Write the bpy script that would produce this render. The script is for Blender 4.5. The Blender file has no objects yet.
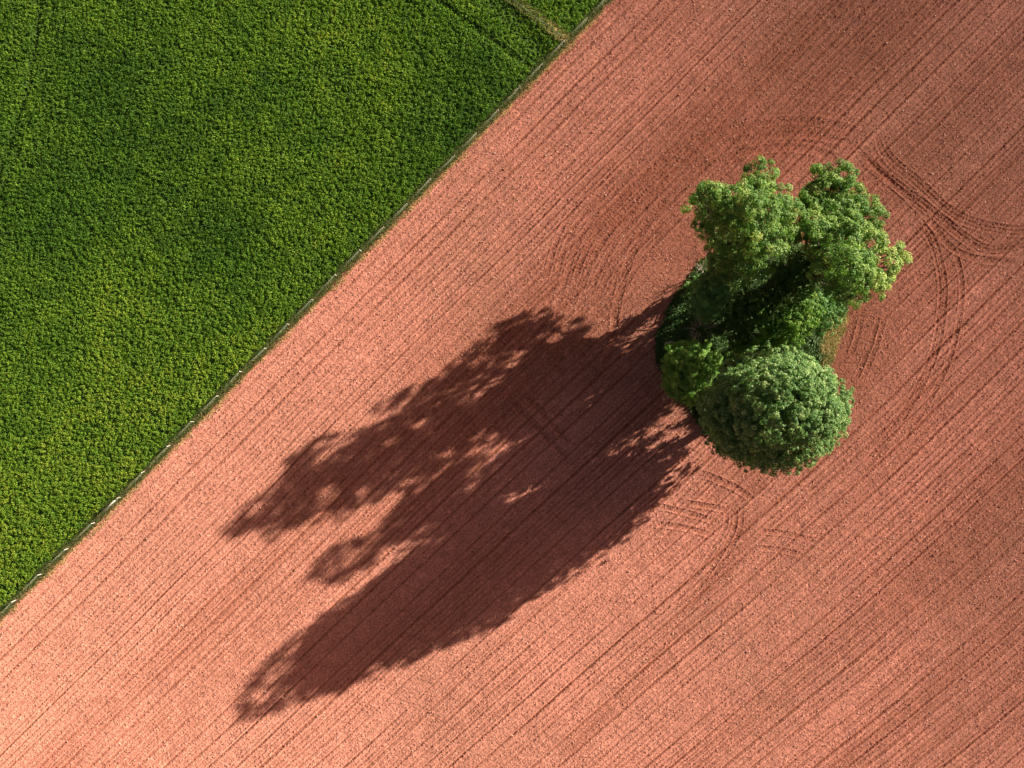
import bpy, math, random
import numpy as np
from mathutils import Vector

random.seed(7)
RNG = np.random.default_rng(11)
SC = bpy.context.scene
COL = SC.collection
H = 80.0                       # height of the drone above the field, metres
SUN_EL, SUN_AZ = 18.2, 32.0    # elevation; azimuth counter-clockwise from +x


# ------------------------------------------------------------------ helpers
def P(px, py, z=0.0):
    """photograph pixel -> the point seen there at height z (metres)"""
    s = (H - z) / H
    return ((px - 512) * .1 * s, (384 - py) * .1 * s, z)


def tag(o, label=None, cat=None, group=None, kind=None):
    if label: o['label'] = label
    if cat: o['category'] = cat
    if group: o['group'] = group
    if kind: o['kind'] = kind
    return o


def empty(name, loc):
    o = bpy.data.objects.new(name, None)
    o.empty_display_size = .5
    o.location = loc
    COL.objects.link(o)
    return o


def link(name, me, mat, parent=None):
    o = bpy.data.objects.new(name, me)
    me.materials.append(mat)
    COL.objects.link(o)
    if parent is not None:
        o.parent = parent
        o.location = (-parent.location[0], -parent.location[1], -parent.location[2])
    return o


def mesh_arrays(name, co, faces, attrs=None, smooth=False):
    """co (n,3); faces (m,k) all with the same corner count; attrs: {name: per-face or per-point float array}"""
    me = bpy.data.meshes.new(name)
    co = np.ascontiguousarray(co, np.float32)
    faces = np.ascontiguousarray(faces, np.int32)
    m, k = faces.shape
    me.vertices.add(len(co))
    me.vertices.foreach_set('co', co.ravel())
    me.loops.add(m * k)
    me.loops.foreach_set('vertex_index', faces.ravel())
    me.polygons.add(m)
    me.polygons.foreach_set('loop_start', np.arange(0, m * k, k, dtype=np.int32))
    me.polygons.foreach_set('use_smooth', np.full(m, smooth, bool))
    for an, arr in (attrs or {}).items():
        dom = 'POINT' if len(arr) == len(co) and len(arr) != m else 'FACE'
        a = me.attributes.new(an, 'FLOAT', dom)
        a.data.foreach_set('value', np.ascontiguousarray(arr, np.float32))
    me.update(calc_edges=True)
    return me


class MB:
    """collects tubes and prisms into one mesh"""
    def __init__(self):
        self.v, self.f = [], []

    def tube(self, pts, rad, n=7):
        base = len(self.v)
        pts = [Vector(p) for p in pts]
        ref = Vector((.3, .9, .2)).normalized()
        for i, p in enumerate(pts):
            d = (pts[min(i + 1, len(pts) - 1)] - pts[max(i - 1, 0)]).normalized()
            a = d.cross(ref)
            if a.length < .05: a = d.cross(Vector((1, 0, 0)))
            a.normalize(); b = d.cross(a)
            for k in range(n):
                t = 2 * math.pi * k / n
                self.v.append(tuple(p + (a * math.cos(t) + b * math.sin(t)) * rad[i]))
        for i in range(len(pts) - 1):
            for k in range(n):
                k2 = (k + 1) % n
                self.f.append((base + i * n + k, base + i * n + k2, base + (i + 1) * n + k2, base + (i + 1) * n + k))
        self.f.append(tuple(base + k for k in range(n))[::-1])
        self.f.append(tuple(base + (len(pts) - 1) * n + k for k in range(n)))

    def build(self, name, mat, parent=None, smooth=True):
        me = bpy.data.meshes.new(name)
        me.from_pydata(self.v, [], self.f)
        for p in me.polygons: p.use_smooth = smooth
        return link(name, me, mat, parent)


def vnoise(x, y, scale, seed):
    """smooth value noise in 0..1"""
    r = np.random.default_rng(seed).random((512, 512)).astype(np.float32)
    u, v = np.asarray(x) / scale + 1000.37, np.asarray(y) / scale + 1000.71
    iu, iv = np.floor(u).astype(np.int64), np.floor(v).astype(np.int64)
    fu, fv = (u - iu).astype(np.float32), (v - iv).astype(np.float32)
    fu, fv = fu * fu * (3 - 2 * fu), fv * fv * (3 - 2 * fv)
    a, b, c, d = (i % 512 for i in (iu, iu + 1, iv, iv + 1))
    return (r[a, c] * (1 - fu) + r[b, c] * fu) * (1 - fv) + (r[a, d] * (1 - fu) + r[b, d] * fu) * fv


def smooth(e0, e1, x):
    t = np.clip((x - e0) / (e1 - e0), 0, 1)
    return t * t * (3 - 2 * t)


EDGE_PX = np.array([(-400, 1017), (0, 621.5), (143, 480.5), (321, 299.5), (478, 139), (614, 0), (1000, -401)], float)


def side(x, y):
    """signed distance (m) from the edge of the green crop; positive on the bare soil"""
    px, py = np.asarray(x) * 10 + 512, 384 - np.asarray(y) * 10
    lo = EDGE_PX[0, 1] - (px - EDGE_PX[0, 0]) * .99
    ey = np.interp(px, EDGE_PX[:, 0], EDGE_PX[:, 1])
    ey = np.where(px < EDGE_PX[0, 0], lo, ey)
    ey = np.where(px > EDGE_PX[-1, 0], EDGE_PX[-1, 1] - (px - EDGE_PX[-1, 0]) * 1.03, ey)
    return (py - ey) * .0703


# ------------------------------------------------------------------ materials
def new_mat(name):
    m = bpy.data.materials.new(name); m.use_nodes = True
    nt = m.node_tree
    for n in list(nt.nodes):
        if n.type != 'OUTPUT_MATERIAL': nt.nodes.remove(n)
    return m, nt, nt.nodes['Material Output']


def nd(nt, typ, **kw):
    n = nt.nodes.new(typ)
    for k, v in kw.items():
        if k in n.inputs: n.inputs[k].default_value = v
        else: setattr(n, k, v)
    return n


def ramp(nt, fac, stops):
    r = nt.nodes.new('ShaderNodeValToRGB')
    e = r.color_ramp.elements
    while len(e) < len(stops): e.new(.5)
    for el, (p, c) in zip(e, stops): el.position = p; el.color = (*c, 1)
    nt.links.new(fac, r.inputs['Fac'])
    return r.outputs['Color']


def mix(nt, fac, a, b, mode='MIX'):
    n = nt.nodes.new('ShaderNodeMix'); n.data_type = 'RGBA'; n.blend_type = mode
    for val, idx in ((fac, 0), (a, 6), (b, 7)):
        if hasattr(val, 'default_value') or hasattr(val, 'is_linked'): nt.links.new(val, n.inputs[idx])
        elif idx == 0: n.inputs[0].default_value = val
        else: n.inputs[idx].default_value = (*val, 1)
    return n.outputs[2]


def soil_material():
    m, nt, out = new_mat('red_soil')
    L = nt.links
    tc = nd(nt, 'ShaderNodeTexCoord')
    ob = tc.outputs['Object']
    dm = nd(nt, 'ShaderNodeAttribute', attribute_name='damp_dark')
    big = nd(nt, 'ShaderNodeTexNoise', Scale=.035, Detail=4.0, Roughness=.55)
    med = nd(nt, 'ShaderNodeTexNoise', Scale=.9, Detail=3.0)
    fine = nd(nt, 'ShaderNodeTexNoise', Scale=7.0, Detail=4.0, Roughness=.75)
    vor = nd(nt, 'ShaderNodeTexVoronoi', Scale=9.0)
    for n in (big, med, fine, vor): L.new(ob, n.inputs['Vector'])
    base = mix(nt, dm.outputs['Fac'], SOIL_DRY, SOIL_DAMP_DARK)
    base = mix(nt, 1.0, base, ramp(nt, big.outputs['Fac'], [(.3, (.8, .83, .8)), (.7, (1.15, 1.14, 1.14))]), 'MULTIPLY')
    base = mix(nt, 1.0, base, ramp(nt, med.outputs['Fac'], [(.3, (.9, .89, .88)), (.7, (1.1, 1.1, 1.1))]), 'MULTIPLY')
    sep = nd(nt, 'ShaderNodeSeparateColor'); L.new(vor.outputs['Color'], sep.inputs[0])
    clod = ramp(nt, sep.outputs[0], [(0, (.5, .47, .45)), (.13, (.85, .84, .84)), (.5, (1, 1, 1)), (.86, (1.12, 1.14, 1.15)), (1, (1.5, 1.62, 1.66))])
    base = mix(nt, 1.0, base, clod, 'MULTIPLY')
    base = mix(nt, 1.0, base, ramp(nt, fine.outputs['Fac'], [(.3, (.86, .85, .85)), (.7, (1.14, 1.15, 1.15))]), 'MULTIPLY')
    b = nd(nt, 'ShaderNodeBsdfPrincipled', Roughness=.95)
    b.inputs['Specular IOR Level'].default_value = .08
    b.inputs['Diffuse Roughness'].default_value = 1.0
    L.new(base, b.inputs['Base Color'])
    bp = nd(nt, 'ShaderNodeBump', Strength=.5, Distance=.03)
    L.new(fine.outputs['Fac'], bp.inputs['Height']); L.new(bp.outputs[0], b.inputs['Normal'])
    L.new(b.outputs[0], out.inputs['Surface'])
    return m


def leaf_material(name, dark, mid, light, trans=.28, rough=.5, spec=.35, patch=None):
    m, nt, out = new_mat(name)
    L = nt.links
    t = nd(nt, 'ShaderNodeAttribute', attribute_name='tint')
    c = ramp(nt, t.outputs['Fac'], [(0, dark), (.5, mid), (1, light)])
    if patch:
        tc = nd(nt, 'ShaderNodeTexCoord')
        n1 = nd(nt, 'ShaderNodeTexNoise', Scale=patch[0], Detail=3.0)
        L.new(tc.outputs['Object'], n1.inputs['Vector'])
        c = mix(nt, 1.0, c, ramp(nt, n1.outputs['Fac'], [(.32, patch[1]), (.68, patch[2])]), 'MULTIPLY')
    b = nd(nt, 'ShaderNodeBsdfPrincipled', Roughness=rough)
    b.inputs['Specular IOR Level'].default_value = spec
    tr = nd(nt, 'ShaderNodeBsdfTranslucent')
    L.new(c, b.inputs['Base Color'])
    L.new(mix(nt, 1.0, c, (1.05, 1.3, .6), 'MULTIPLY'), tr.inputs['Color'])
    mx = nd(nt, 'ShaderNodeMixShader', Fac=trans)
    L.new(b.outputs[0], mx.inputs[1]); L.new(tr.outputs[0], mx.inputs[2])
    L.new(mx.outputs[0], out.inputs['Surface'])
    return m


def plain_material(name, c0, c1, scale=6.0, rough=.85, spec=.2, stretch=(1, 1, 1)):
    m, nt, out = new_mat(name)
    L = nt.links
    tc = nd(nt, 'ShaderNodeTexCoord'); mp = nd(nt, 'ShaderNodeMapping', Scale=stretch)
    n = nd(nt, 'ShaderNodeTexNoise', Scale=scale, Detail=5.0, Roughness=.65)
    L.new(tc.outputs['Object'], mp.inputs['Vector']); L.new(mp.outputs[0], n.inputs['Vector'])
    b = nd(nt, 'ShaderNodeBsdfPrincipled', Roughness=rough)
    b.inputs['Specular IOR Level'].default_value = spec
    L.new(ramp(nt, n.outputs['Fac'], [(.3, c0), (.7, c1)]), b.inputs['Base Color'])
    L.new(b.outputs[0], out.inputs['Surface'])
    return m


SOIL_DRY, SOIL_DAMP_DARK = (.47, .2, .145), (.205, .058, .027)
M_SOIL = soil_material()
M_CROP = leaf_material('crop_leaf', (.045, .115, .013), (.125, .245, .02), (.27, .35, .04), .34, .6, .18,
                       (.09, (.8, .88, .85), (1.2, 1.1, 1.05)))
M_CROPG = plain_material('crop_floor', (.035, .075, .012), (.06, .115, .018), 3.0)
M_VERGE = leaf_material('verge_grass_blade', (.03, .07, .015), (.1, .13, .03), (.62, .42, .2), .25, .7, .15)
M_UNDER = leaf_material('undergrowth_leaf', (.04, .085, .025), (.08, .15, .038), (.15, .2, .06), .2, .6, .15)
M_TREE = leaf_material('broad_leaf', (.055, .15, .03), (.14, .262, .052), (.42, .5, .16), .32, .55, .25)
M_ROUND = leaf_material('dense_leaf', (.055, .148, .042), (.145, .268, .076), (.44, .52, .24), .28, .55, .25)
M_BUSH = leaf_material('bush_leaf', (.05, .135, .022), (.115, .235, .036), (.28, .37, .07), .3, .55, .2)
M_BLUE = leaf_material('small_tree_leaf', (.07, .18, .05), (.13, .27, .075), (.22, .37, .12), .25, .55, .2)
M_BRIGHT = leaf_material('bright_leaf', (.09, .21, .04), (.18, .34, .065), (.36, .48, .12), .34, .55, .2)
M_BARK = plain_material('bark', (.045, .038, .028), (.12, .1, .075), 5.0, stretch=(1, 1, .2))
M_DEAD = plain_material('dead_wood', (.22, .19, .16), (.42, .38, .33), 8.0)
M_POST = plain_material('weathered_post', (.34, .31, .26), (.6, .56, .48), 9.0)
M_WIRE = plain_material('galvanised_wire', (.2, .23, .17), (.34, .37, .28), 3.0, .6, .3)
M_STONE = plain_material('pale_stone', (.34, .18, .135), (.6, .43, .35), 1.3)

# ------------------------------------------------------------------ ploughed field
TRACKS = []     # (pixel polyline, half width m, depth m, damp)


def track(pts, w=.22, d=.05, damp_dark=.6, offs=(0,)):
    pts = np.array(pts, float)
    # smooth (Chaikin) then offset sideways in pixels
    for _ in range(2):
        q = [pts[0]]
        for a, b in zip(pts[:-1], pts[1:]): q += [a * .75 + b * .25, a * .25 + b * .75]
        pts = np.array(q + [pts[-1]])
    t = np.gradient(pts, axis=0); t /= np.linalg.norm(t, axis=1)[:, None] + 1e-9
    nn = np.stack([-t[:, 1], t[:, 0]], 1)
    for o in offs:
        TRACKS.append((pts + nn * o, w, d, damp_dark))


# turning tracks to the right of the trees
track([(864, 147), (869, 161), (902, 188), (938, 213), (962, 235), (990, 252), (1030, 241), (1075, 215)], .26, .045, .6, (0, 3.5))
track([(875, 130), (883, 158), (916, 183), (946, 213), (973, 226), (1011, 234), (1032, 232), (1075, 205)], .26, .045, .6, (0, -4))
track([(915, 214), (935, 240), (941, 262), (945, 284), (944, 311), (939, 345), (925, 380), (900, 425), (860, 475)], .2, .045, .55, (0, 4))
track([(948, 240), (956, 255), (961, 275), (962, 295), (959, 322), (950, 360), (930, 400), (900, 445)], .2, .045, .55)
track([(858, 150), (878, 170), (905, 195), (932, 222), (950, 250), (985, 262), (1030, 262)], .25, .04, .45)
# the long turn above the trees and down their left side
track([(862, 146), (835, 136), (800, 131), (758, 134), (703, 146), (669, 166), (640, 192), (617, 217), (591, 252), (574, 286), (562, 330), (555, 380)], .45, .04, .5, (0, 9))
track([(850, 162), (800, 146), (750, 150), (710, 163), (680, 182), (650, 215), (628, 260), (617, 300), (614, 330), (616, 356)], .3, .04, .4)
for k in range(9):
    o = 9.5 * k
    track([(612 - o * .9, 310 - o * .3), (634 - o, 269 - o * .5), (663 - o, 235 - o * .6), (690 - o * .8, 207 - o * .8)], .2, .045, .45)
track([(615, 300), (614, 325), (612, 350), (600, 375), (575, 400)], .3, .05, .7)
track([(501, 392), (523, 413), (545, 436), (575, 468)], .3, .07, 1.1)
track([(514, 384), (534, 404), (553, 426), (580, 452)], .3, .07, 1.1)
track([(553, 436), (575, 420), (610, 385), (640, 372), (655, 400)], .5, .03, .55)
# headland tracks under the round tree
track([(640, 505), (660, 506), (691, 514), (725, 524)], .22, .045, .6)
track([(645, 524), (665, 524), (704, 532), (718, 540)], .22, .045, .6)
track([(673, 501), (700, 505), (735, 511)], .22, .05, .6)
track([(750, 531), (775, 532), (793, 535), (819, 542)], .2, .045, .6)
track([(745, 549), (765, 548), (782, 550), (811, 557)], .2, .045, .6)
track([(690, 470), (715, 478), (745, 492), (760, 510)], .25, .05, .55)
track([(741, 505), (747, 529), (727, 566), (712, 592), (690, 622), (660, 660), (610, 715), (560, 768)], 1.0, .015, .5, (0, 11))
track([(741, 500), (742, 529), (724, 560), (708, 585), (680, 620)], .18, .035, .45, (0, 6, 15))
track([(864, 308), (858, 335), (847, 366)], .2, .04, .45, (0, 7))
track([(886, 308), (880, 335), (870, 362), (855, 395)], .2, .04, .45, (0, 6))
track([(892, 212), (891, 222), (891, 233)], .16, .06, .8)
track([(877, 188), (876, 194)], .16, .06, .8)
for k in range(9):
    x0 = 668 + 13 * k
    track([(x0, 512 - k * 1.5), (x0 + 26, 482 - k * 2), (x0 + 62, 442 - k * 3)], .14, .035, .4)
track([(770, 470), (752, 492), (744, 520), (736, 545)], 1.6, .01, .36)
track([(830, 475), (790, 490), (752, 512), (715, 520)], .9, .01, .25)
track([(905, 200), (938, 225), (965, 240), (1000, 250), (1030, 246)], 1.5, .0, .22)
track([(848, 120), (862, 150), (885, 178)], 1.2, .0, .25)
track([(900, 440), (938, 380), (957, 320), (950, 255), (915, 200), (862, 152), (800, 136), (740, 143), (682, 170), (636, 215), (608, 275), (600, 330)], 1.7, .0, .3)
# broad damp passes on the right
track([(1010, 535), (964, 585), (900, 665), (832, 767), (800, 810)], 1.5, .0, .2)
track([(870, 90), (880, 60), (930, 0)], 1.6, .0, .17)
track([(160, 640), (110, 690), (40, 760)], .9, .0, .25)
track([(620, 150), (560, 215), (470, 300), (380, 390)], .8, .0, .1)


def furrow_coord(x, y):
    a = (x + y) * .70711
    b = (x - y) * .70711 + 11.0
    f = .10 * np.clip(b / 55.0, 0, 1.3)
    G = np.where(a < 0, a, 0) + np.where(a >= 0, a - a * a / 70.0, 0) * (a < 35) + (a >= 35) * 17.5
    w = b - f * G
    w = w + .16 * (vnoise(a, b, 7.0, 3) - .5) + .05 * (vnoise(a, b, 1.3, 5) - .5) + .25 * (vnoise(a, b, 30.0, 4) - .5)
    return w, a


def furrow_tables():
    r = np.random.default_rng(5)
    W = np.arange(-400, 500, .02)
    h, d = np.zeros_like(W), np.zeros_like(W)
    w, kk = -400.0, 0
    while w < 500:
        w += r.choice([.36, .48, .60], p=[.25, .5, .25]) * r.uniform(.88, 1.12)
        kk += 1
        s = (.95, .3, .55, .35)[kk % 4] * r.uniform(.55, 1.25)
        wd = r.uniform(.085, .15)
        i0, i1 = int((w - 1 + 400) / .02), int((w + 1 + 400) / .02)
        if i0 < 0 or i1 > len(W): continue
        x = (W[i0:i1] - w) / wd
        h[i0:i1] -= .075 * s * np.exp(-x * x)
        h[i0:i1] += .035 * s * (np.exp(-(x - 2.2) ** 2) + np.exp(-(x + 2.2) ** 2))
        d[i0:i1] -= .16 * s * np.exp(-(x - r.choice([-2.6, 2.6])) ** 2)
        d[i0:i1] += 1.0 * s * np.exp(-x * x)
    for sc, am in ((1.9, .1), (4.2, .13), (9, .16)):        # whole passes of the machine, slightly different
        st = np.random.default_rng(int(sc * 10)).normal(0, 1, int(900 / sc) + 3)
        d += am * np.interp(W / sc, np.arange(len(st)) - 400 / sc, st)
    return W, h, d


def axis(lo, hi, step, far):
    core = np.arange(lo, hi + step, step)
    g, out = step, []
    p = core[-1]
    while p < far: g *= 1.35; p += g; out.append(p)
    g, low = step, []
    p = core[0]
    while p > -far: g *= 1.35; p -= g; low.append(p)
    return np.array(low[::-1] + list(core) + out)


def ploughed_field():
    xs, ys = axis(-56, 56, STEP, 420), axis(-43, 43, STEP, 420)
    X, Y = np.meshgrid(xs, ys)
    sh = X.shape
    x, y = X.ravel(), Y.ravel()
    sd = side(x, y)
    w, a = furrow_coord(x, y)
    W, th, td = furrow_tables()
    idx = np.clip(((w + 400) / .02), 0, len(W) - 2)
    i0 = idx.astype(np.int64); fr = idx - i0
    fh = th[i0] * (1 - fr) + th[i0 + 1] * fr
    fd = td[i0] * (1 - fr) + td[i0 + 1] * fr
    amp = .3 + .9 * vnoise(w * 2.2, a, 11.0, 8) + .5 * vnoise(w * 5, a, 2.4, 81)
    # the rows fade on the headland right round the trees
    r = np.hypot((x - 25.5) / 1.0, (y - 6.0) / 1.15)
    fade = .35 + .65 * smooth(9, 17, r)
    fade = fade * (1 - smooth(54, 57, np.abs(x))) * (1 - smooth(41, 44, np.abs(y)))    # too coarse to carry rows beyond the picture
    z = fh * amp * fade
    damp_dark = .12 + fd * amp * fade
    z += .010 * np.sin(w * 2 * math.pi / .27) * fade
    # clods
    cl = vnoise(x, y, .13, 21)
    z += .032 * (cl - .5) + .022 * (vnoise(x, y, .28, 22) - .5) + .05 * (vnoise(x, y, 1.6, 23) - .5)
    lump = np.random.default_rng(9).random(len(x))
    z += .06 * np.where(lump > .975, (lump - .975) / .025, 0) * (.3 + 1.4 * vnoise(w * 3, a, 2.2, 24)) + .014 * (lump - .5)
    damp_dark += .16 * (vnoise(x, y, 17.0, 31) - .5) + .14 * (vnoise(x, y, 6.0, 32) - .5)
    # vignette and moisture both painted darker towards top right; damper round the trees
    damp_dark += .50 * smooth(-38, 58, x + .6 * y) - .14
    damp_dark += .22 * (1 - smooth(7, 14, r))
    z2, d2 = z.reshape(sh), damp_dark.reshape(sh)
    for pts, hw, dep, dm in TRACKS:
        wx, wy = (pts[:, 0] - 512) * .1, (384 - pts[:, 1]) * .1
        R = hw * 2.2
        i0, i1 = np.searchsorted(xs, [wx.min() - R, wx.max() + R])
        j0, j1 = np.searchsorted(ys, [wy.min() - R, wy.max() + R])
        if i1 <= i0 or j1 <= j0: continue
        best = np.full((j1 - j0, i1 - i0), 1e9, np.float32)
        along = np.zeros_like(best)
        acc = 0.0
        for k in range(len(wx) - 1):
            p, q = np.array([wx[k], wy[k]]), np.array([wx[k + 1], wy[k + 1]])
            d = q - p; Ln = np.hypot(*d)
            if Ln < 1e-6: continue
            a0, a1 = np.searchsorted(xs[i0:i1], [min(p[0], q[0]) - R, max(p[0], q[0]) + R])
            b0, b1 = np.searchsorted(ys[j0:j1], [min(p[1], q[1]) - R, max(p[1], q[1]) + R])
            gx, gy = xs[i0:i1][a0:a1][None], ys[j0:j1][b0:b1][:, None]
            t = np.clip(((gx - p[0]) * d[0] + (gy - p[1]) * d[1]) / (Ln * Ln), 0, 1)
            dist = np.hypot(gx - p[0] - t * d[0], gy - p[1] - t * d[1])
            sub = best[b0:b1, a0:a1]
            m = dist < sub
            along[b0:b1, a0:a1] = np.where(m, acc + t * Ln, along[b0:b1, a0:a1])
            best[b0:b1, a0:a1] = np.minimum(sub, dist)
            acc += Ln
        q = best / hw
        prof = 1 / (1 + (q * 1.15) ** 4) * (best < R)
        gx, gy = np.meshgrid(xs[i0:i1], ys[j0:j1])
        nz = .68 + .45 * vnoise(gx, gy, 1.1, 77) + .3 * vnoise(gx, gy, .35, 79)
        ends = smooth(0, 2.5, along) * smooth(0, 2.5, acc - along)
        prof = prof * nz * ends * .9
        z2[j0:j1, i0:i1] -= .85 * dep * prof * (.8 + .16 * np.sin(along * 2 * math.pi / .34 + 5 * vnoise(gx, gy, .9, 78)))
        z2[j0:j1, i0:i1] += .6 * dep * np.exp(-((q - 1.6) / .35) ** 2) * nz * ends
        d2[j0:j1, i0:i1] += dm * prof * .44
    z, damp_dark = z2.ravel(), d2.ravel()
    # under the crop the ground is level
    z = z * smooth(-1.0, .2, sd) - .10 * (1 - smooth(-1.2, .0, sd))
    damp_dark = .8 * np.tanh(np.clip(damp_dark, 0, 3) / .8)
    nx, ny = len(xs), len(ys)
    I = np.arange(nx * ny, dtype=np.int32).reshape(ny, nx)
    F = np.stack([I[:-1, :-1], I[:-1, 1:], I[1:, 1:], I[1:, :-1]], -1).reshape(-1, 4)
    me = mesh_arrays('ploughed_field', np.stack([x, y, z], 1), F, {'damp_dark': damp_dark})  # holds furrow and track damp plus the painted vignette
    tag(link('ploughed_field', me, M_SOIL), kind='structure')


STEP = .068
ploughed_field()

# pale stones and dry clods lying on the soil
def scatter_stones(n):
    x, y = RNG.uniform(-55, 55, n * 2), RNG.uniform(-42, 42, n * 2)
    keep = (side(x, y) > .2) & (np.hypot(x - 25, y - 5) > 7)
    x, y = x[keep][:n], y[keep][:n]
    n = len(x)
    s = np.exp(RNG.normal(math.log(.026), .4, n)).clip(.012, .09)
    ang = RNG.uniform(0, 6.28, n)
    oct_ = np.array([(1, 0, 0), (0, 1, 0), (-1, 0, 0), (0, -1, 0), (0, 0, .75), (0, 0, -.6)])
    j = oct_[None] * s[:, None, None] * RNG.uniform(.6, 1.3, (n, 6, 1))
    c, sn = np.cos(ang)[:, None], np.sin(ang)[:, None]
    V = np.stack([j[:, :, 0] * c - j[:, :, 1] * sn + x[:, None], j[:, :, 0] * sn + j[:, :, 1] * c + y[:, None],
                  j[:, :, 2] + .03], -1).reshape(-1, 3)
    f = np.array([(0, 1, 4), (1, 2, 4), (2, 3, 4), (3, 0, 4), (1, 0, 5), (2, 1, 5), (3, 2, 5), (0, 3, 5)])
    F = (f[None] + (np.arange(n) * 6)[:, None, None]).reshape(-1, 3)
    tag(link('field_stones', mesh_arrays('field_stones', V, F), M_STONE),
        'pale stones and dry clods scattered over the red ploughed soil', 'stones', kind='stuff')


scatter_stones(60000)

# ------------------------------------------------------------------ green crop
def blades(x, y, z0, n_per, length, width, lean, tint, up=.8, curl=.35, rng=RNG):
    """tufts of curved blades, two quads each; returns verts, faces, tint"""
    n = len(x)
    az = rng.uniform(0, 2 * math.pi, (n, n_per))
    ln = length[:, None] * rng.uniform(.6, 1.25, (n, n_per))
    wd = width * rng.uniform(.7, 1.3, (n, n_per))
    tl = lean * rng.uniform(.35, 1.3, (n, n_per))
    dx, dy = np.cos(az), np.sin(az)
    ox, oy = x[:, None] + dx * .03, y[:, None] + dy * .03
    hx, hz = np.sin(tl), np.cos(tl)
    tl2 = np.minimum(tl + curl + rng.uniform(0, .8, (n, n_per)), 2.1)
    mx, mz = hx * .55, hz * .55
    ex, ez = mx + np.sin(tl2) * .45, mz + np.cos(tl2) * .45
    sx, sy = -dy * wd * .5, dx * wd * .5
    def pt(r, h, k):
        return np.stack([ox + dx * r * ln + sx * k, oy + dy * r * ln + sy * k, z0[:, None] + h * ln], -1)
    V = np.stack([pt(0 * mx, 0 * mz, -.5), pt(0 * mx, 0 * mz, .5), pt(mx, mz, 1), pt(mx, mz, -1), pt(ex, ez, .25), pt(ex, ez, -.25)], 2)
    V = V.reshape(-1, 3)
    m = n * n_per
    b = (np.arange(m) * 6)[:, None]
    F = np.concatenate([b + np.array([[0, 1, 2, 3]]), b + np.array([[3, 2, 4, 5]])], 1).reshape(-1, 4)
    T = np.repeat((tint[:, None] + rng.normal(0, .13, (n, n_per))).ravel(), 2)
    return V, F, np.clip(T, 0, 1)


def leaf_quads(c, nrm, length, width, rng):
    """rhombic leaves centred at c facing nrm"""
    n = len(c)
    nrm = nrm / (np.linalg.norm(nrm, axis=1)[:, None] + 1e-9)
    rv = rng.normal(size=(n, 3))
    a = np.cross(nrm, rv); a /= np.linalg.norm(a, axis=1)[:, None] + 1e-9
    b = np.cross(nrm, a)
    l, w = (length * rng.uniform(.65, 1.3, n))[:, None], (width * rng.uniform(.7, 1.3, n))[:, None]
    droop = nrm * l * .18
    V = np.stack([c - a * l * .5 - droop, c + b * w * .5, c + a * l * .5 - droop, c - b * w * .5], 1)
    return V


def jitter_grid(x0, x1, y0, y1, s, rng=RNG):
    gx, gy = np.meshgrid(np.arange(x0, x1, s), np.arange(y0, y1, s))
    return (gx + rng.uniform(-.5, .5, gx.shape) * s).ravel(), (gy + rng.uniform(-.5, .5, gx.shape) * s).ravel()


def poly_dist(x, y, pts):
    best = np.full(len(x), 1e9)
    w = [P(*p) for p in pts]
    for p, q in zip(w[:-1], w[1:]):
        d = (q[0] - p[0], q[1] - p[1]); l2 = d[0] ** 2 + d[1] ** 2
        t = np.clip(((x - p[0]) * d[0] + (y - p[1]) * d[1]) / l2, 0, 1)
        best = np.minimum(best, np.hypot(x - p[0] - t * d[0], y - p[1] - t * d[1]))
    return best


CROP_DIPS = [([(44, -30), (36, 40), (28, 90), (14, 130), (0, 172), (-30, 230)], .45), ([(20, 150), (0, 195), (-30, 250)], .35),
         ([(420, -14), (438, 0), (516, 57), (548, 78)], .35), ([(480, -20), (507, 12), (535, 50), (545, 62)], 1.3)]  # tramlines, then a wide band of shorter crop beside the side fence


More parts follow.
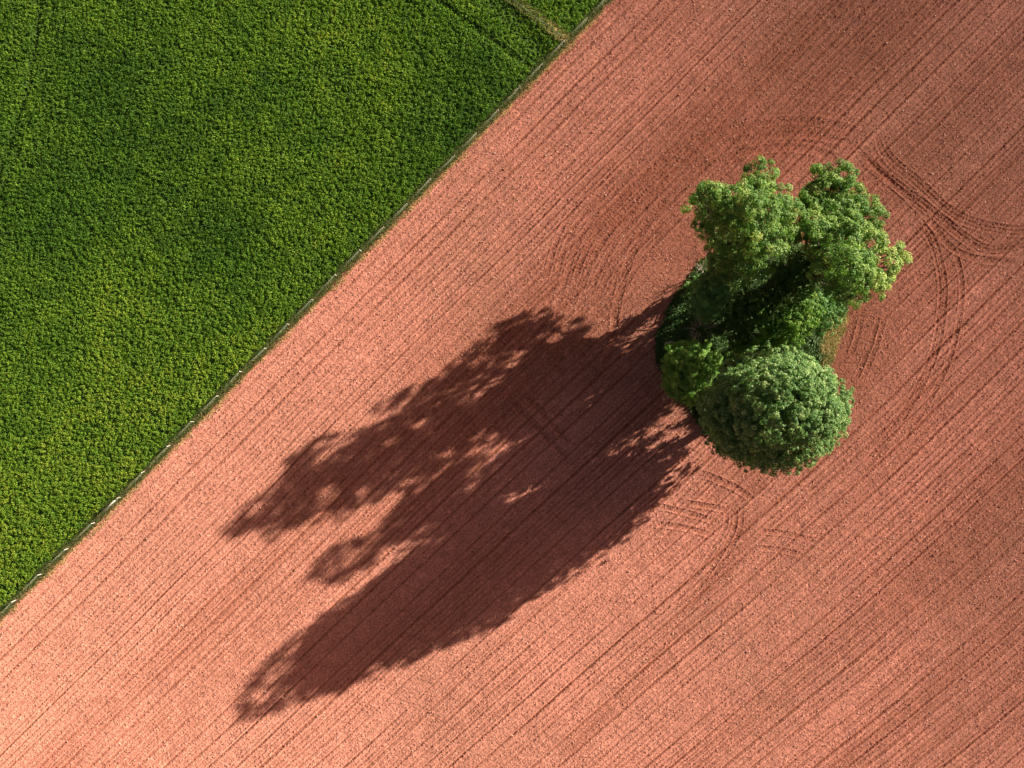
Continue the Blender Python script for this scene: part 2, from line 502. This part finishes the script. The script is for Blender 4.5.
def crop():
    # the bed of earth the crop grows from, a sheet along the field edge and out beyond the picture
    e = [((px - 512) * .1, (384 - py) * .1) for px, py in EDGE_PX]
    ring = [(x - .25, y + .25) for x, y in e]
    A, B = ring[0], ring[-1]
    v = [(A[0] - 300, A[1] - 297, .0)] + [(x, y, .0) for x, y in ring] + [(B[0] + 260, B[1] + 268, .0)]
    n = len(v)
    v += [(p[0] - 420, p[1] + 420, .0) for p in v]
    f = [(i, i + 1, n + i + 1, n + i) for i in range(n - 1)]
    me = bpy.data.meshes.new('crop_ground'); me.from_pydata(v, [], [q[::-1] for q in f])
    tag(link('crop_ground', me, M_CROPG), kind='structure')
    x, y = jitter_grid(-60, 18, -32, 47, .27)
    sd = side(x, y)
    k = (sd < -.95 + .25 * (vnoise(x, y, 1.2, 40) - .5)) & (sd > -75)
    x, y = x[k], y[k]
    c1, c2, c3 = vnoise(x, y, .62, 41), vnoise(x, y, 1.7, 42), vnoise(x, y, 12.0, 43)
    tr = np.ones(len(x))
    for pts, hw in CROP_DIPS:
        tr = np.minimum(tr, .35 + .65 * smooth(hw * .4, hw * 1.3, poly_dist(x, y, pts)))
    fence_d = poly_dist(x, y, [(500, -10), (513, 0), (565, 39)])
    ln = (.14 + .16 * c1 + .1 * c2) * tr
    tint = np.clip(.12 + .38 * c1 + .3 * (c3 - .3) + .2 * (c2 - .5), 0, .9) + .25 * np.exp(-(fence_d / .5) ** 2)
    V, F, T = blades(x, y, np.zeros(len(x)), 5, ln, .085, .62, tint * .75)
    # whole plants: a dome of broad leaves each
    x, y = jitter_grid(-60, 18, -32, 47, .265)
    x = x + RNG.normal(0, .13, len(x)); y = y + RNG.normal(0, .13, len(y))
    sd = side(x, y)
    k = (sd < -1.0 + .3 * (vnoise(x, y, 1.2, 40) - .5)) & (sd > -75) & (RNG.random(len(x)) < .93)
    x, y = x[k], y[k]
    n, per = len(x), 17
    tr = np.ones(n)
    for pts, hw in CROP_DIPS:
        tr = np.minimum(tr, .15 + .85 * smooth(hw * .4, hw * 1.3, poly_dist(x, y, pts)))
    vig = (.7 + .5 * vnoise(x, y, 2.0, 44)) * RNG.uniform(.15, 1.55, n) * (1 - .22 * smooth(20, 75, y - x))  # plant vigour, cut at the top left along with the painted vignette
    top = (.16 + .15 * vig) * (.3 + .7 * tr)
    rad = (.12 + .09 * vig) * (.5 + .5 * tr)
    o = RNG.normal(size=(n, per, 3)); o[:, :, 2] = np.abs(o[:, :, 2])
    o /= np.linalg.norm(o, axis=2)[:, :, None]
    rr_ = RNG.uniform(.5, 1.05, (n, per))[:, :, None]
    pos = np.stack([x, y, top * .45], -1)[:, None] + o * rr_ * np.stack([rad, rad, top * .6], -1)[:, None]
    nr = o + np.array([0, 0, .4]) + RNG.normal(0, .5, (n, per, 3))
    Q = leaf_quads(pos.reshape(-1, 3), nr.reshape(-1, 3), .15, .075, RNG).reshape(-1, 3)
    pt_ = .37 - .16 * smooth(25, 80, y - x) + .14 * smooth(18, -30, y + .25 * x) + .5 * (vnoise(x, y, 12.0, 43) - .4) + .35 * (vnoise(x, y, 1.7, 42) - .5) + RNG.normal(0, .15, n)  # vignette painted into the leaf tint: darker top left, lighter low left
    pt_ = pt_ + .25 * np.exp(-(poly_dist(x, y, [(500, -10), (513, 0), (565, 39)]) / .5) ** 2)
    T2 = np.clip((pt_[:, None] + RNG.normal(0, .12, (n, per))).ravel(), 0, 1)
    F = np.concatenate([F, np.arange(len(Q), dtype=np.int32).reshape(-1, 4) + len(V)])
    V = np.concatenate([V, Q]); T = np.concatenate([T, T2])
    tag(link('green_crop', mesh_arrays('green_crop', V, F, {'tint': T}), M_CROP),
        'dense leafy green crop filling the field beyond the wire fence', 'crop', kind='stuff')
    # rough grass along the fence, drying out towards the bare soil
    xs, ys = jitter_grid(-60, 18, -32, 47, .13)
    sd = side(xs, ys)
    edge = .12 + .25 * (vnoise(xs, ys, 4.0, 54) - .5) + .36 * (vnoise(xs, ys, .9, 50) - .45) + .2 * (vnoise(xs, ys, .3, 51) - .5)
    k = (sd > -1.05) & (sd < edge + .08) & (RNG.random(len(xs)) < .9)
    xs, ys, sd = xs[k], ys[k], sd[k]
    dry = smooth(-.22, .06, sd) * (.6 + .8 * vnoise(xs, ys, 1.3, 52)) + .45 * smooth(-.75, -.5, sd) * (1 - smooth(-.5, -.38, sd))
    xf, yf = jitter_grid(-4, 7, 33, 42, .1)
    fd = poly_dist(xf, yf, [(495, -14), (513, -.5), (547, 25), (563, 37.5)])
    k = (np.abs(fd - .3) < .11) & (RNG.random(len(xf)) < .75)
    near = smooth(2.2, 4.6, xf[k])
    xs, ys, sd = np.concatenate([xs, xf[k]]), np.concatenate([ys, yf[k]]), np.concatenate([sd, np.full(k.sum(), -.5)])
    dry = np.concatenate([dry, .3 + .32 * near])
    ln = (.16 + .14 * vnoise(xs, ys, .5, 53)) * (1 - .35 * smooth(-.3, .1, sd))
    ln[-int(k.sum()):] += .22
    V, F, T = blades(xs, ys, np.zeros(len(xs)), 7, ln, .028, .7, .3 + .65 * np.clip(dry, 0, 1))
    tag(link('verge_grass', mesh_arrays('verge_grass', V, F, {'tint': T}), M_VERGE),
        'rough grass verge drying to straw between the fence and the bare soil', 'grass', kind='stuff')


crop()

# ------------------------------------------------------------------ fences
def fence(name, tops, label, hgt=.8, mesh=True, post_mat=None):
    """tops: pixels of the post tops"""
    pts = [P(px, py, hgt) for px, py in tops]
    f = tag(empty(name, (pts[0][0], pts[0][1], 0)), label, 'fence')
    rr = random.Random(len(tops))
    tp = []
    for (x, y, _) in pts:
        m = MB()
        h = hgt + rr.uniform(-.06, .14)
        lx, ly = rr.uniform(-.07, .07), rr.uniform(-.07, .07)
        r = rr.uniform(.028, .042)
        m.tube([(x, y, -.1), (x + lx * .5, y + ly * .5, h * .5), (x + lx, y + ly, h - .015), (x + lx, y + ly, h)], [r, r, r, r * .75], 8)
        m.build('post', post_mat or M_POST, f)
        tp.append((x + lx, y + ly, hgt))
    for h, r in ((.8, .008), (.6, .004)):
        m = MB()
        for (p, q) in zip(tp[:-1], tp[1:]):
            mid = ((p[0] + q[0]) / 2, (p[1] + q[1]) / 2, h - .02)
            m.tube([(p[0], p[1], h), mid, (q[0], q[1], h)], [r, r, r], 4)
        m.build('wire', M_WIRE, f)
    if mesh:
        m = MB()
        for (p, q) in zip(tp[:-1], tp[1:]):
            for h in (.12, .26, .42, .58):
                m.tube([(p[0], p[1], h), (q[0], q[1], h)], [.0022, .0022], 3)
            L = math.hypot(q[0] - p[0], q[1] - p[1]); k = int(L / .3)
            for i in range(1, k):
                t = i / k
                xx, yy = p[0] + (q[0] - p[0]) * t, p[1] + (q[1] - p[1]) * t
                m.tube([(xx, yy, .1), (xx, yy, .7)], [.0022, .0022], 3)
        m.build('wire_netting', M_WIRE, f)
    return f


tops = [(-66, 680), (-40, 654), (-14, 628), (11.5, 602), (37.5, 576), (64, 550), (91, 524), (117, 498), (141, 472), (167, 446), (191, 422), (216, 396),
        (239, 372), (264, 348), (287, 324), (311, 299.5), (335, 275), (360, 250), (383, 227), (406, 203), (430, 179), (454, 155),
        (476, 132), (498, 109.5), (520, 86.5), (543, 63), (565, 39.5), (587, 17), (610, -7), (634, -32), (658, -57)]
fence('boundary_fence', tops, 'long wire fence on pale posts dividing green crop from red ploughed soil')
tops2 = [(561, 35.5), (547, 25), (530, 12), (513, -1), (495, -15), (477, -28)]
fence('side_fence', tops2, 'short wire fence running off through the crop from the boundary fence corner', hgt=.8, mesh=False, post_mat=M_BARK)
# the long pale rail that has dropped from the fence
m = MB()
a, b = P(103.5, 510.5, .55), P(115, 500.5, .8)
m.tube([a, ((a[0] + b[0]) / 2, (a[1] + b[1]) / 2, .66), b], [.06, .07, .06], 8)
o = m.build('loose_rail', M_POST)
tag(o, 'pale bare rail leaning along the boundary fence near the lower left', 'rail')

# ------------------------------------------------------------------ trees and bushes
def lump_leaves(C, R, rng, spacing=.42, per=22, leaf=(.24, .15), cl_r=.34, squash=(1, 1, .85), fill=.35, lower=.55, rough=.12, tint0=.45, open_=0.0):
    """leaf clusters over an uneven ellipsoid shell (with some inside)"""
    R3 = np.array([R * squash[0], R * squash[1], R * squash[2]])
    n = int(4 * math.pi * R * R / (spacing * spacing))
    d = rng.normal(size=(n, 3)); d /= np.linalg.norm(d, axis=1)[:, None]
    keep = (d[:, 2] > -.35) | (rng.random(n) < lower)
    d = d[keep]
    # uneven surface
    ph = rng.uniform(0, 6.28, 6); kx = rng.normal(0, 4.2, (6, 3))
    bump = sum(np.sin(d @ kx[i] + ph[i]) for i in range(6)) / 6
    if open_ > 0:
        k2 = rng.random(len(d)) < 1 - open_ * (.35 + .6 * (bump < .02))
        d, bump = d[k2], bump[k2]
    rad = 1 + rough * 1.8 * bump + rng.normal(0, rough * .5, len(d))
    cc = C + d * R3 * rad[:, None]
    m = int(len(d) * fill)
    di = rng.normal(size=(m, 3)); di /= np.linalg.norm(di, axis=1)[:, None]
    ci = C + di * R3 * (rng.uniform(.25, .8, m) ** .6)[:, None]
    cc, dd = np.concatenate([cc, ci]), np.concatenate([d, di])
    nc = len(cc)
    out = dd * .9 + np.array([0, 0, .45])
    ct = tint0 + rng.normal(0, .15, nc)
    o = rng.normal(size=(nc, per, 3)); o /= np.linalg.norm(o, axis=2)[:, :, None]
    size = cl_r * rng.uniform(.7, 1.3, nc)
    flip = np.sum(o * out[:, None], 2) < -.2
    o = np.where(flip[:, :, None], -o, o)
    pos = cc[:, None] + o * (size[:, None] * rng.uniform(.55, 1.05, (nc, per)))[:, :, None] * np.array([1, 1, .8])
    nr = o * 1.1 + out[:, None] * .4 + rng.normal(0, .3, (nc, per, 3)) + np.array([0, 0, .25])
    V = leaf_quads(pos.reshape(-1, 3), nr.reshape(-1, 3), leaf[0], leaf[1], rng)
    T = np.clip((ct[:, None] + rng.normal(0, .16, (nc, per))).ravel(), 0, 1)
    return V, T


def crown_object(name, parts, mat, parent):
    V = np.concatenate([p[0] for p in parts]); T = np.concatenate([p[1] for p in parts])
    ok = V[:, :, 2].min(1) > .03
    V, T = V[ok], T[ok]
    F = np.arange(len(V) * 4, dtype=np.int32).reshape(-1, 4)
    return link(name, mesh_arrays(name, V.reshape(-1, 3), F, {'tint': T}), mat, parent)


def bough(m, a, b, r0, r1, sag, rng, n=6):
    a, b = np.array(a, float), np.array(b, float)
    L = np.linalg.norm(b - a)
    off = rng.normal(0, L * .05, 3)
    pts, rad = [], []
    for i in range(n):
        t = i / (n - 1)
        p = a * (1 - t) + b * t + off * math.sin(math.pi * t) + np.array([0, 0, sag * L * math.sin(math.pi * t)])
        pts.append(tuple(p)); rad.append(r0 * (1 - t) + r1 * t)
    m.tube(pts, rad, 7)


def tree(name, base, fork, lumps, mat, label, cat, seed, group=None, trunk_r=.35, kw=None, shells=None, bark=None):
    """lumps: (pixel x, pixel y, radius px, height m[, dict]) as seen in the photograph; real 3-D centres come from P()"""
    rng = np.random.default_rng(seed)
    t = tag(empty(name, (base[0], base[1], 0)), label, cat, group)
    parts, m = [], MB()
    fk = np.array(fork, float)
    m.tube([(base[0], base[1], -.15), (base[0] * .98 + fk[0] * .02, base[1] * .98 + fk[1] * .02, .25), tuple((np.array([base[0], base[1], 0]) + fk) / 2 + rng.normal(0, .08, 3)), tuple(fk)],
           [trunk_r * 1.5, trunk_r * 1.05, trunk_r * .9, trunk_r * .7], 10)
    for l in lumps:
        px, py, r, z = l[:4]
        k = dict(kw or {}); k.update(l[4] if len(l) > 4 else {})
        C = np.array(P(px, py, z)); R = r * .1 * (H - z) / H
        parts.append(lump_leaves(C, R, rng, **k))
        bough(m, fk, C, trunk_r * .45, .04, .08, rng)
        for _ in range(3):
            d = rng.normal(size=3); d /= np.linalg.norm(d)
            bough(m, C, C + d * R * .8, .045, .012, .0, rng, 4)
    for (C, R, k) in (shells or []):
        kk = dict(kw or {}); kk.update(k)
        parts.append(lump_leaves(np.array(C, float), R, rng, **kk))
        for _ in range(26 if R > 3 else 2):
            d = rng.normal(size=3); d[2] = abs(d[2]) * 1.1 - .25; d /= np.linalg.norm(d)
            s = np.array(kk.get('squash', (1, 1, 1)))
            bough(m, fk, np.array(C) + d * R * s * .88, trunk_r * .32, .02, .06, rng)
    m.build('trunk', bark or M_BARK, t)
    crown_object('crown', parts, mat, t)
    return t


big = dict(spacing=.72, per=78, leaf=(.17, .125), cl_r=.45, rough=.26, fill=.4, squash=(1, 1, .95), open_=.13)
loose = dict(open_=.55, fill=.15)
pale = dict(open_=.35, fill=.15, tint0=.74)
# the tall tree on the left of the pair
tree('tall_tree', P(712, 276)[:2], (20.8, 11.6, 4.5), [
    (759, 178, 14, 11.5), (757, 190, 12, 13.0), (709, 196, 13, 14.0), (697, 198, 8, 11.0, loose), (699, 224, 7, 5.5, loose), (697, 210, 9, 7.3, loose), (704, 202, 9, 7.2, loose),
    (720, 198, 9, 7.0, loose), (713, 214, 12, 6.8), (708, 222, 9, 8.4, loose), (716, 206, 10, 8.8, loose), (734, 206, 16, 15.0),
    (772, 207, 18, 14.0), (752, 222, 22, 15.2), (724, 232, 17, 10.0), (708, 232, 8, 8.0, loose), (789, 219, 15, 13.0), (738, 254, 20, 9.6), (763, 243, 17, 13.6), (735, 222, 14, 12.5), (800, 235, 10, 8.5),
    (722, 268, 13, 7.4), (736, 270, 13, 7.2), (757, 266, 12, 7.0), (745, 200, 13, 17.0), (780, 232, 10, 10.5), (717, 250, 10, 6.5), (720, 215, 11, 14.0)],
    M_TREE, 'tall bushy tree at the upper left of the clump with a tuft sticking out left', 'tree', 1, trunk_r=.42, kw=big)
# the tall tree on the right of the pair
tree('tall_tree', P(800, 290)[:2], (27.6, 10.4, 4.0), [
    (821, 176, 11, 9.0), (842, 176, 12, 9.5), (832, 186, 12, 10.0), (814, 200, 15, 9.5), (848, 200, 18, 9.5), (826, 221, 19, 10.0), (863, 217, 18, 10.0), (840, 212, 15, 10.5),
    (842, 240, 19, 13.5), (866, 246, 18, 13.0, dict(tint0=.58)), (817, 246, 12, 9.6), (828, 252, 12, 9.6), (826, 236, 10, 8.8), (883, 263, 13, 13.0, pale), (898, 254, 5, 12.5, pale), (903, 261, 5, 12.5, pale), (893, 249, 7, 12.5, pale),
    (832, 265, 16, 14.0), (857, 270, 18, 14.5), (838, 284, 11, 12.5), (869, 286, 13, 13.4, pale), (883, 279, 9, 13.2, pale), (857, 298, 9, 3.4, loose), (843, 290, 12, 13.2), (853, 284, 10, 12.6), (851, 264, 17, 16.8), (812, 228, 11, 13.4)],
    M_TREE, 'tall bushy tree at the upper right of the clump, pale sunlit leaves on its right', 'tree', 2, trunk_r=.4, kw=big)
# the big round tree
SWELL = []
rs = np.random.default_rng(33)
for k in range(30):
    d = rs.normal(size=3); d[2] = abs(d[2]) * .9 - .15; d /= np.linalg.norm(d)
    low = d[2] < .5
    C0, R0 = ((22.95, -2.25, 9.6), np.array([5.65, 4.55, 6.2])) if low else ((22.7, -2.0, 11.7), np.array([4.6, 4.0, 5.4]))
    q = rs.uniform(1.0, 1.9)
    SWELL.append((np.array(C0) + d * (R0 - q * .72), q, dict(rough=.16, fill=.2, lower=.3, tint0=rs.uniform(.36, .56))))
tree('round_tree', P(733, 408)[:2], (22.6, -2.2, 4.0), [], M_ROUND,
     'broad round dome shaped tree at the bottom of the clump', 'tree', 3, trunk_r=.45,
     kw=dict(spacing=.5, per=40, leaf=(.165, .12), cl_r=.29),
     shells=[((23.05, -2.2, 9.6), 5.75, dict(squash=(1, .84, 1.05), rough=.12, fill=.6, lower=.35)),
             ((22.4, -1.9, 13.0), 4.0, dict(squash=(1, .92, 1.42), rough=.08, fill=.5, lower=.4)),
             ((22.0, -3.5, 5.6), 4.0, dict(rough=.16, squash=(1, .85, .8), fill=.15, open_=.4, lower=.3)),
             ((20.9, -3.0, 3.0), 2.3, dict(rough=.2, fill=.1, open_=.6, lower=.2)),
             ((21.8, -4.6, 3.6), 2.0, dict(rough=.2, fill=.1, open_=.55, lower=.2)),
             ((21.2, -2.7, 5.2), 2.3, dict(rough=.14, fill=.1, open_=.5)),
             ((24.4, -1.8, 7.2), 4.1, dict(rough=.1, squash=(1, .9, .8), fill=.15, open_=.2))] + SWELL)
# smaller trees and bushes
tree('small_tree', P(687, 371)[:2], (17.5, 1.3, 1.6), [
    (690, 371, 24, 5.2), (682, 380, 17, 4.6), (684, 361, 17, 4.8), (704, 364, 15, 4.7), (703, 381, 14, 4.3), (697, 353, 12, 4.3), (677, 373, 12, 3.8), (692, 391, 13, 3.4)],
    M_BRIGHT, 'small rounded bright green tree left of the round tree', 'tree', 4, trunk_r=.14,
    kw=dict(spacing=.48, per=40, leaf=(.16, .11), cl_r=.31, rough=.22, fill=.3))
tree('small_tree', P(703, 302)[:2], (19.0, 8.2, 1.5), [
    (707, 298, 15, 5.2), (698, 302, 10, 3.8), (717, 303, 10, 4.4), (706, 311, 9, 3.6), (713, 288, 10, 4.8), (702, 290, 8, 3.6), (722, 292, 9, 5.2), (700, 284, 8, 2.4), (705, 282, 9, 4.0), (712, 281, 9, 5.4), (721, 284, 10, 6.6), (692, 291, 7, 1.2)],
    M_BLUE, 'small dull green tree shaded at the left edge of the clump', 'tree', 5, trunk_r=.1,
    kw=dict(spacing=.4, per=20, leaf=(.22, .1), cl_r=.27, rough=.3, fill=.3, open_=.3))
bk = dict(spacing=.42, per=18, leaf=(.2, .14), cl_r=.26, rough=.34, fill=.25, lower=.4, open_=.3)
tree('bush', P(775, 325)[:2], (26.4, 6.0, 1.2), [
    (787, 318, 13, 6.2), (800, 308, 11, 6.4), (775, 327, 12, 5.6), (805, 322, 11, 5.4), (790, 333, 12, 5.2), (770, 338, 9, 4.6), (806, 296, 8, 6.4), (764, 320, 8, 5.2), (814, 311, 8, 5.4), (796, 324, 8, 6.6)],
    M_BUSH, 'ragged yellow green bush in the middle of the clump behind the round tree', 'bush', 6, trunk_r=.12, kw=bk)
tree('bush', P(820, 322)[:2], (30.2, 6.3, .9), [
    (827, 311, 13, 3.6), (834, 300, 10, 3.4), (823, 324, 10, 3.0), (837, 312, 8, 2.4), (820, 302, 9, 4.2)],
    M_BLUE, 'blue green bush at the right edge of the clump above the strip of dry grass', 'bush', 7, trunk_r=.09, kw=bk)
tree('bush', P(750, 308)[:2], (23.2, 7.2, 1.0), [
    (755, 308, 17, 4.0), (742, 320, 13, 3.2), (768, 298, 14, 4.4), (737, 304, 12, 3.4), (752, 328, 13, 3.4), (745, 342, 11, 3.2), (733, 333, 9, 2.4)],
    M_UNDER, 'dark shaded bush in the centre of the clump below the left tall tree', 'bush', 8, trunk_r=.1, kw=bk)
tree('bush', P(780, 275)[:2], (26.4, 10.4, 1.0), [
    (793, 266, 16, 4.6), (782, 277, 14, 4.2), (803, 270, 14, 5.4), (810, 277, 10, 5.6), (806, 267, 12, 6.6), (797, 262, 10, 6.2), (792, 284, 13, 3.8), (776, 288, 11, 3.6), (800, 252, 11, 3.6)],
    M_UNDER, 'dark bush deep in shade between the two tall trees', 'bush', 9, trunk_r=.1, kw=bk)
tree('bush', P(745, 357)[:2], (22.9, 2.7, .9), [
    (748, 354, 11, 4.4), (737, 352, 9, 3.6), (757, 347, 10, 4.6), (767, 349, 8, 4.8)],
    M_BUSH, 'yellow green bush tucked against the upper left side of the round tree', 'bush', 10, trunk_r=.08, kw=bk)

# low undergrowth on the island the trees stand on
ISLAND = [(654, 352), (656, 335), (664, 316), (676, 295), (690, 275), (706, 258), (728, 246), (765, 240), (800, 246), (826, 268), (843, 296), (847, 318), (841, 338),
          (832, 362), (800, 385), (770, 410), (738, 428), (715, 438), (703, 434), (690, 412), (672, 392), (660, 372)]


def inside(x, y, poly):
    res = np.zeros(len(x), bool)
    w = [P(*p)[:2] for p in poly]
    for (x0, y0), (x1, y1) in zip(w, w[1:] + w[:1]):
        c = ((y0 > y) != (y1 > y)) & (x < (x1 - x0) * (y - y0) / (y1 - y0 + 1e-12) + x0)
        res ^= c
    return res


def undergrowth():
    x, y = jitter_grid(13, 34.5, -6.5, 15.5, .17)
    k = inside(x + .5 * (vnoise(x, y, .8, 60) - .5), y + .5 * (vnoise(x, y, .8, 61) - .5), ISLAND)
    x, y = x[k], y[k]
    d = poly_dist(x, y, ISLAND + ISLAND[:1])
    hgt = (.25 + .75 * smooth(.2, 1.5, d)) * (.45 + .55 * vnoise(x, y, 1.1, 62))
    dryside = smooth(30.3, 31.2, x + .35 * (vnoise(x, y, .6, 66) - .5)) * smooth(-1, 1, 7.2 - y)
    tint = .15 + .3 * vnoise(x, y, .7, 63)
    k = dryside < .5
    V, F, T = blades(x[k], y[k], np.zeros(k.sum()), 8, hgt[k], .1, .6, tint[k])
    tag(link('undergrowth', mesh_arrays('undergrowth', V, F, {'tint': T}), M_UNDER),
        'dark nettles and low weeds covering the ground under the clump of trees', 'undergrowth', kind='stuff')
    k = ~k | ((d < .35) & (RNG.random(len(d)) < .35))
    V, F, T = blades(x[k], y[k], np.zeros(k.sum()), 14, .32 + .5 * hgt[k] * (dryside[k] > .5), .035, .55, np.clip(tint[k] + .38 * dryside[k], 0, 1))
    tag(link('dry_grass', mesh_arrays('dry_grass', V, F, {'tint': T}), M_VERGE),
        'yellowish rough grass fringing the clump of trees, thickest on its right', 'grass', kind='stuff')


undergrowth()

# dead twigs in the undergrowth
def dead_shrub(px, py, r, n, label, seed, name='dead_shrub', tall=1.3):
    rng = np.random.default_rng(seed)
    b = P(px, py)
    m = MB()
    for i in range(n):
        az = rng.uniform(0, 6.28); l = r * rng.uniform(.6, 1.1)
        e = (b[0] + math.cos(az) * l, b[1] + math.sin(az) * l, tall * rng.uniform(.6, 1.1))
        bough(m, (b[0], b[1], .0), e, .028, .01, .12, rng, 5)
        for q in range(2):
            t = rng.uniform(.4, .8)
            s = (b[0] + math.cos(az) * l * t, b[1] + math.sin(az) * l * t, e[2] * t)
            bough(m, s, (s[0] + rng.normal(0, .4), s[1] + rng.normal(0, .4), s[2] + rng.uniform(.1, .5)), .016, .006, .0, rng, 3)
    tag(m.build(name, M_DEAD), label, 'shrub')


dead_shrub(699, 329, 1.7, 26, 'bare grey dead shrub spreading its twigs above the small bright green tree', 1)
dead_shrub(700, 275, 1.1, 14, 'bare pale brown shrub at the top left edge of the undergrowth', 2, tall=1.9)
m = MB()
a, b = P(665, 343, .75), P(672, 341.5, .95)
m.tube([a, b, (b[0] + .25, b[1] - .1, .85)], [.05, .06, .035], 7)
tag(m.build('fallen_branch', M_DEAD), 'short pale fallen branch lying on the dark weeds at the left', 'branch')

# ------------------------------------------------------------------ light, sky, camera
w = bpy.data.worlds.new('World'); SC.world = w; w.use_nodes = True
nt = w.node_tree
bg = nt.nodes['Background']
sky = nt.nodes.new('ShaderNodeTexSky'); sky.sky_type = 'NISHITA'; sky.sun_disc = False
sky.sun_elevation = math.radians(SUN_EL); sky.sun_rotation = math.radians(90 - SUN_AZ)
sky.air_density = 1.0; sky.dust_density = 4.0; sky.ozone_density = .5
warm = mix(nt, 1.0, sky.outputs[0], (.68, .48, .44), 'MULTIPLY')
nt.links.new(warm, bg.inputs['Color'])
bg.inputs['Strength'].default_value = .05

sl = bpy.data.lights.new('sun', 'SUN'); sl.energy = 4.9; sl.angle = math.radians(.55); sl.color = (1, .9, .75)
so = bpy.data.objects.new('sun', sl); COL.objects.link(so)
e, a = math.radians(SUN_EL), math.radians(SUN_AZ)
so.rotation_euler = Vector((math.cos(e) * math.cos(a), math.cos(e) * math.sin(a), math.sin(e))).to_track_quat('Z', 'Y').to_euler()
so.location = (60, 40, 60)

cam = bpy.data.cameras.new('camera'); co = bpy.data.objects.new('camera', cam); COL.objects.link(co)
co.location = (0, 0, H); co.rotation_euler = (0, 0, 0)
cam.sensor_width = 36; cam.lens = 36 * H / 102.4; cam.clip_end = 2000
SC.camera = co

vs = SC.view_settings
vs.view_transform = 'Standard'; vs.look = 'None'; vs.gamma = 1; vs.use_curve_mapping = False
vs.exposure = 1.72
SC.cycles.max_bounces = 6; SC.cycles.diffuse_bounces = 3; SC.cycles.transmission_bounces = 3
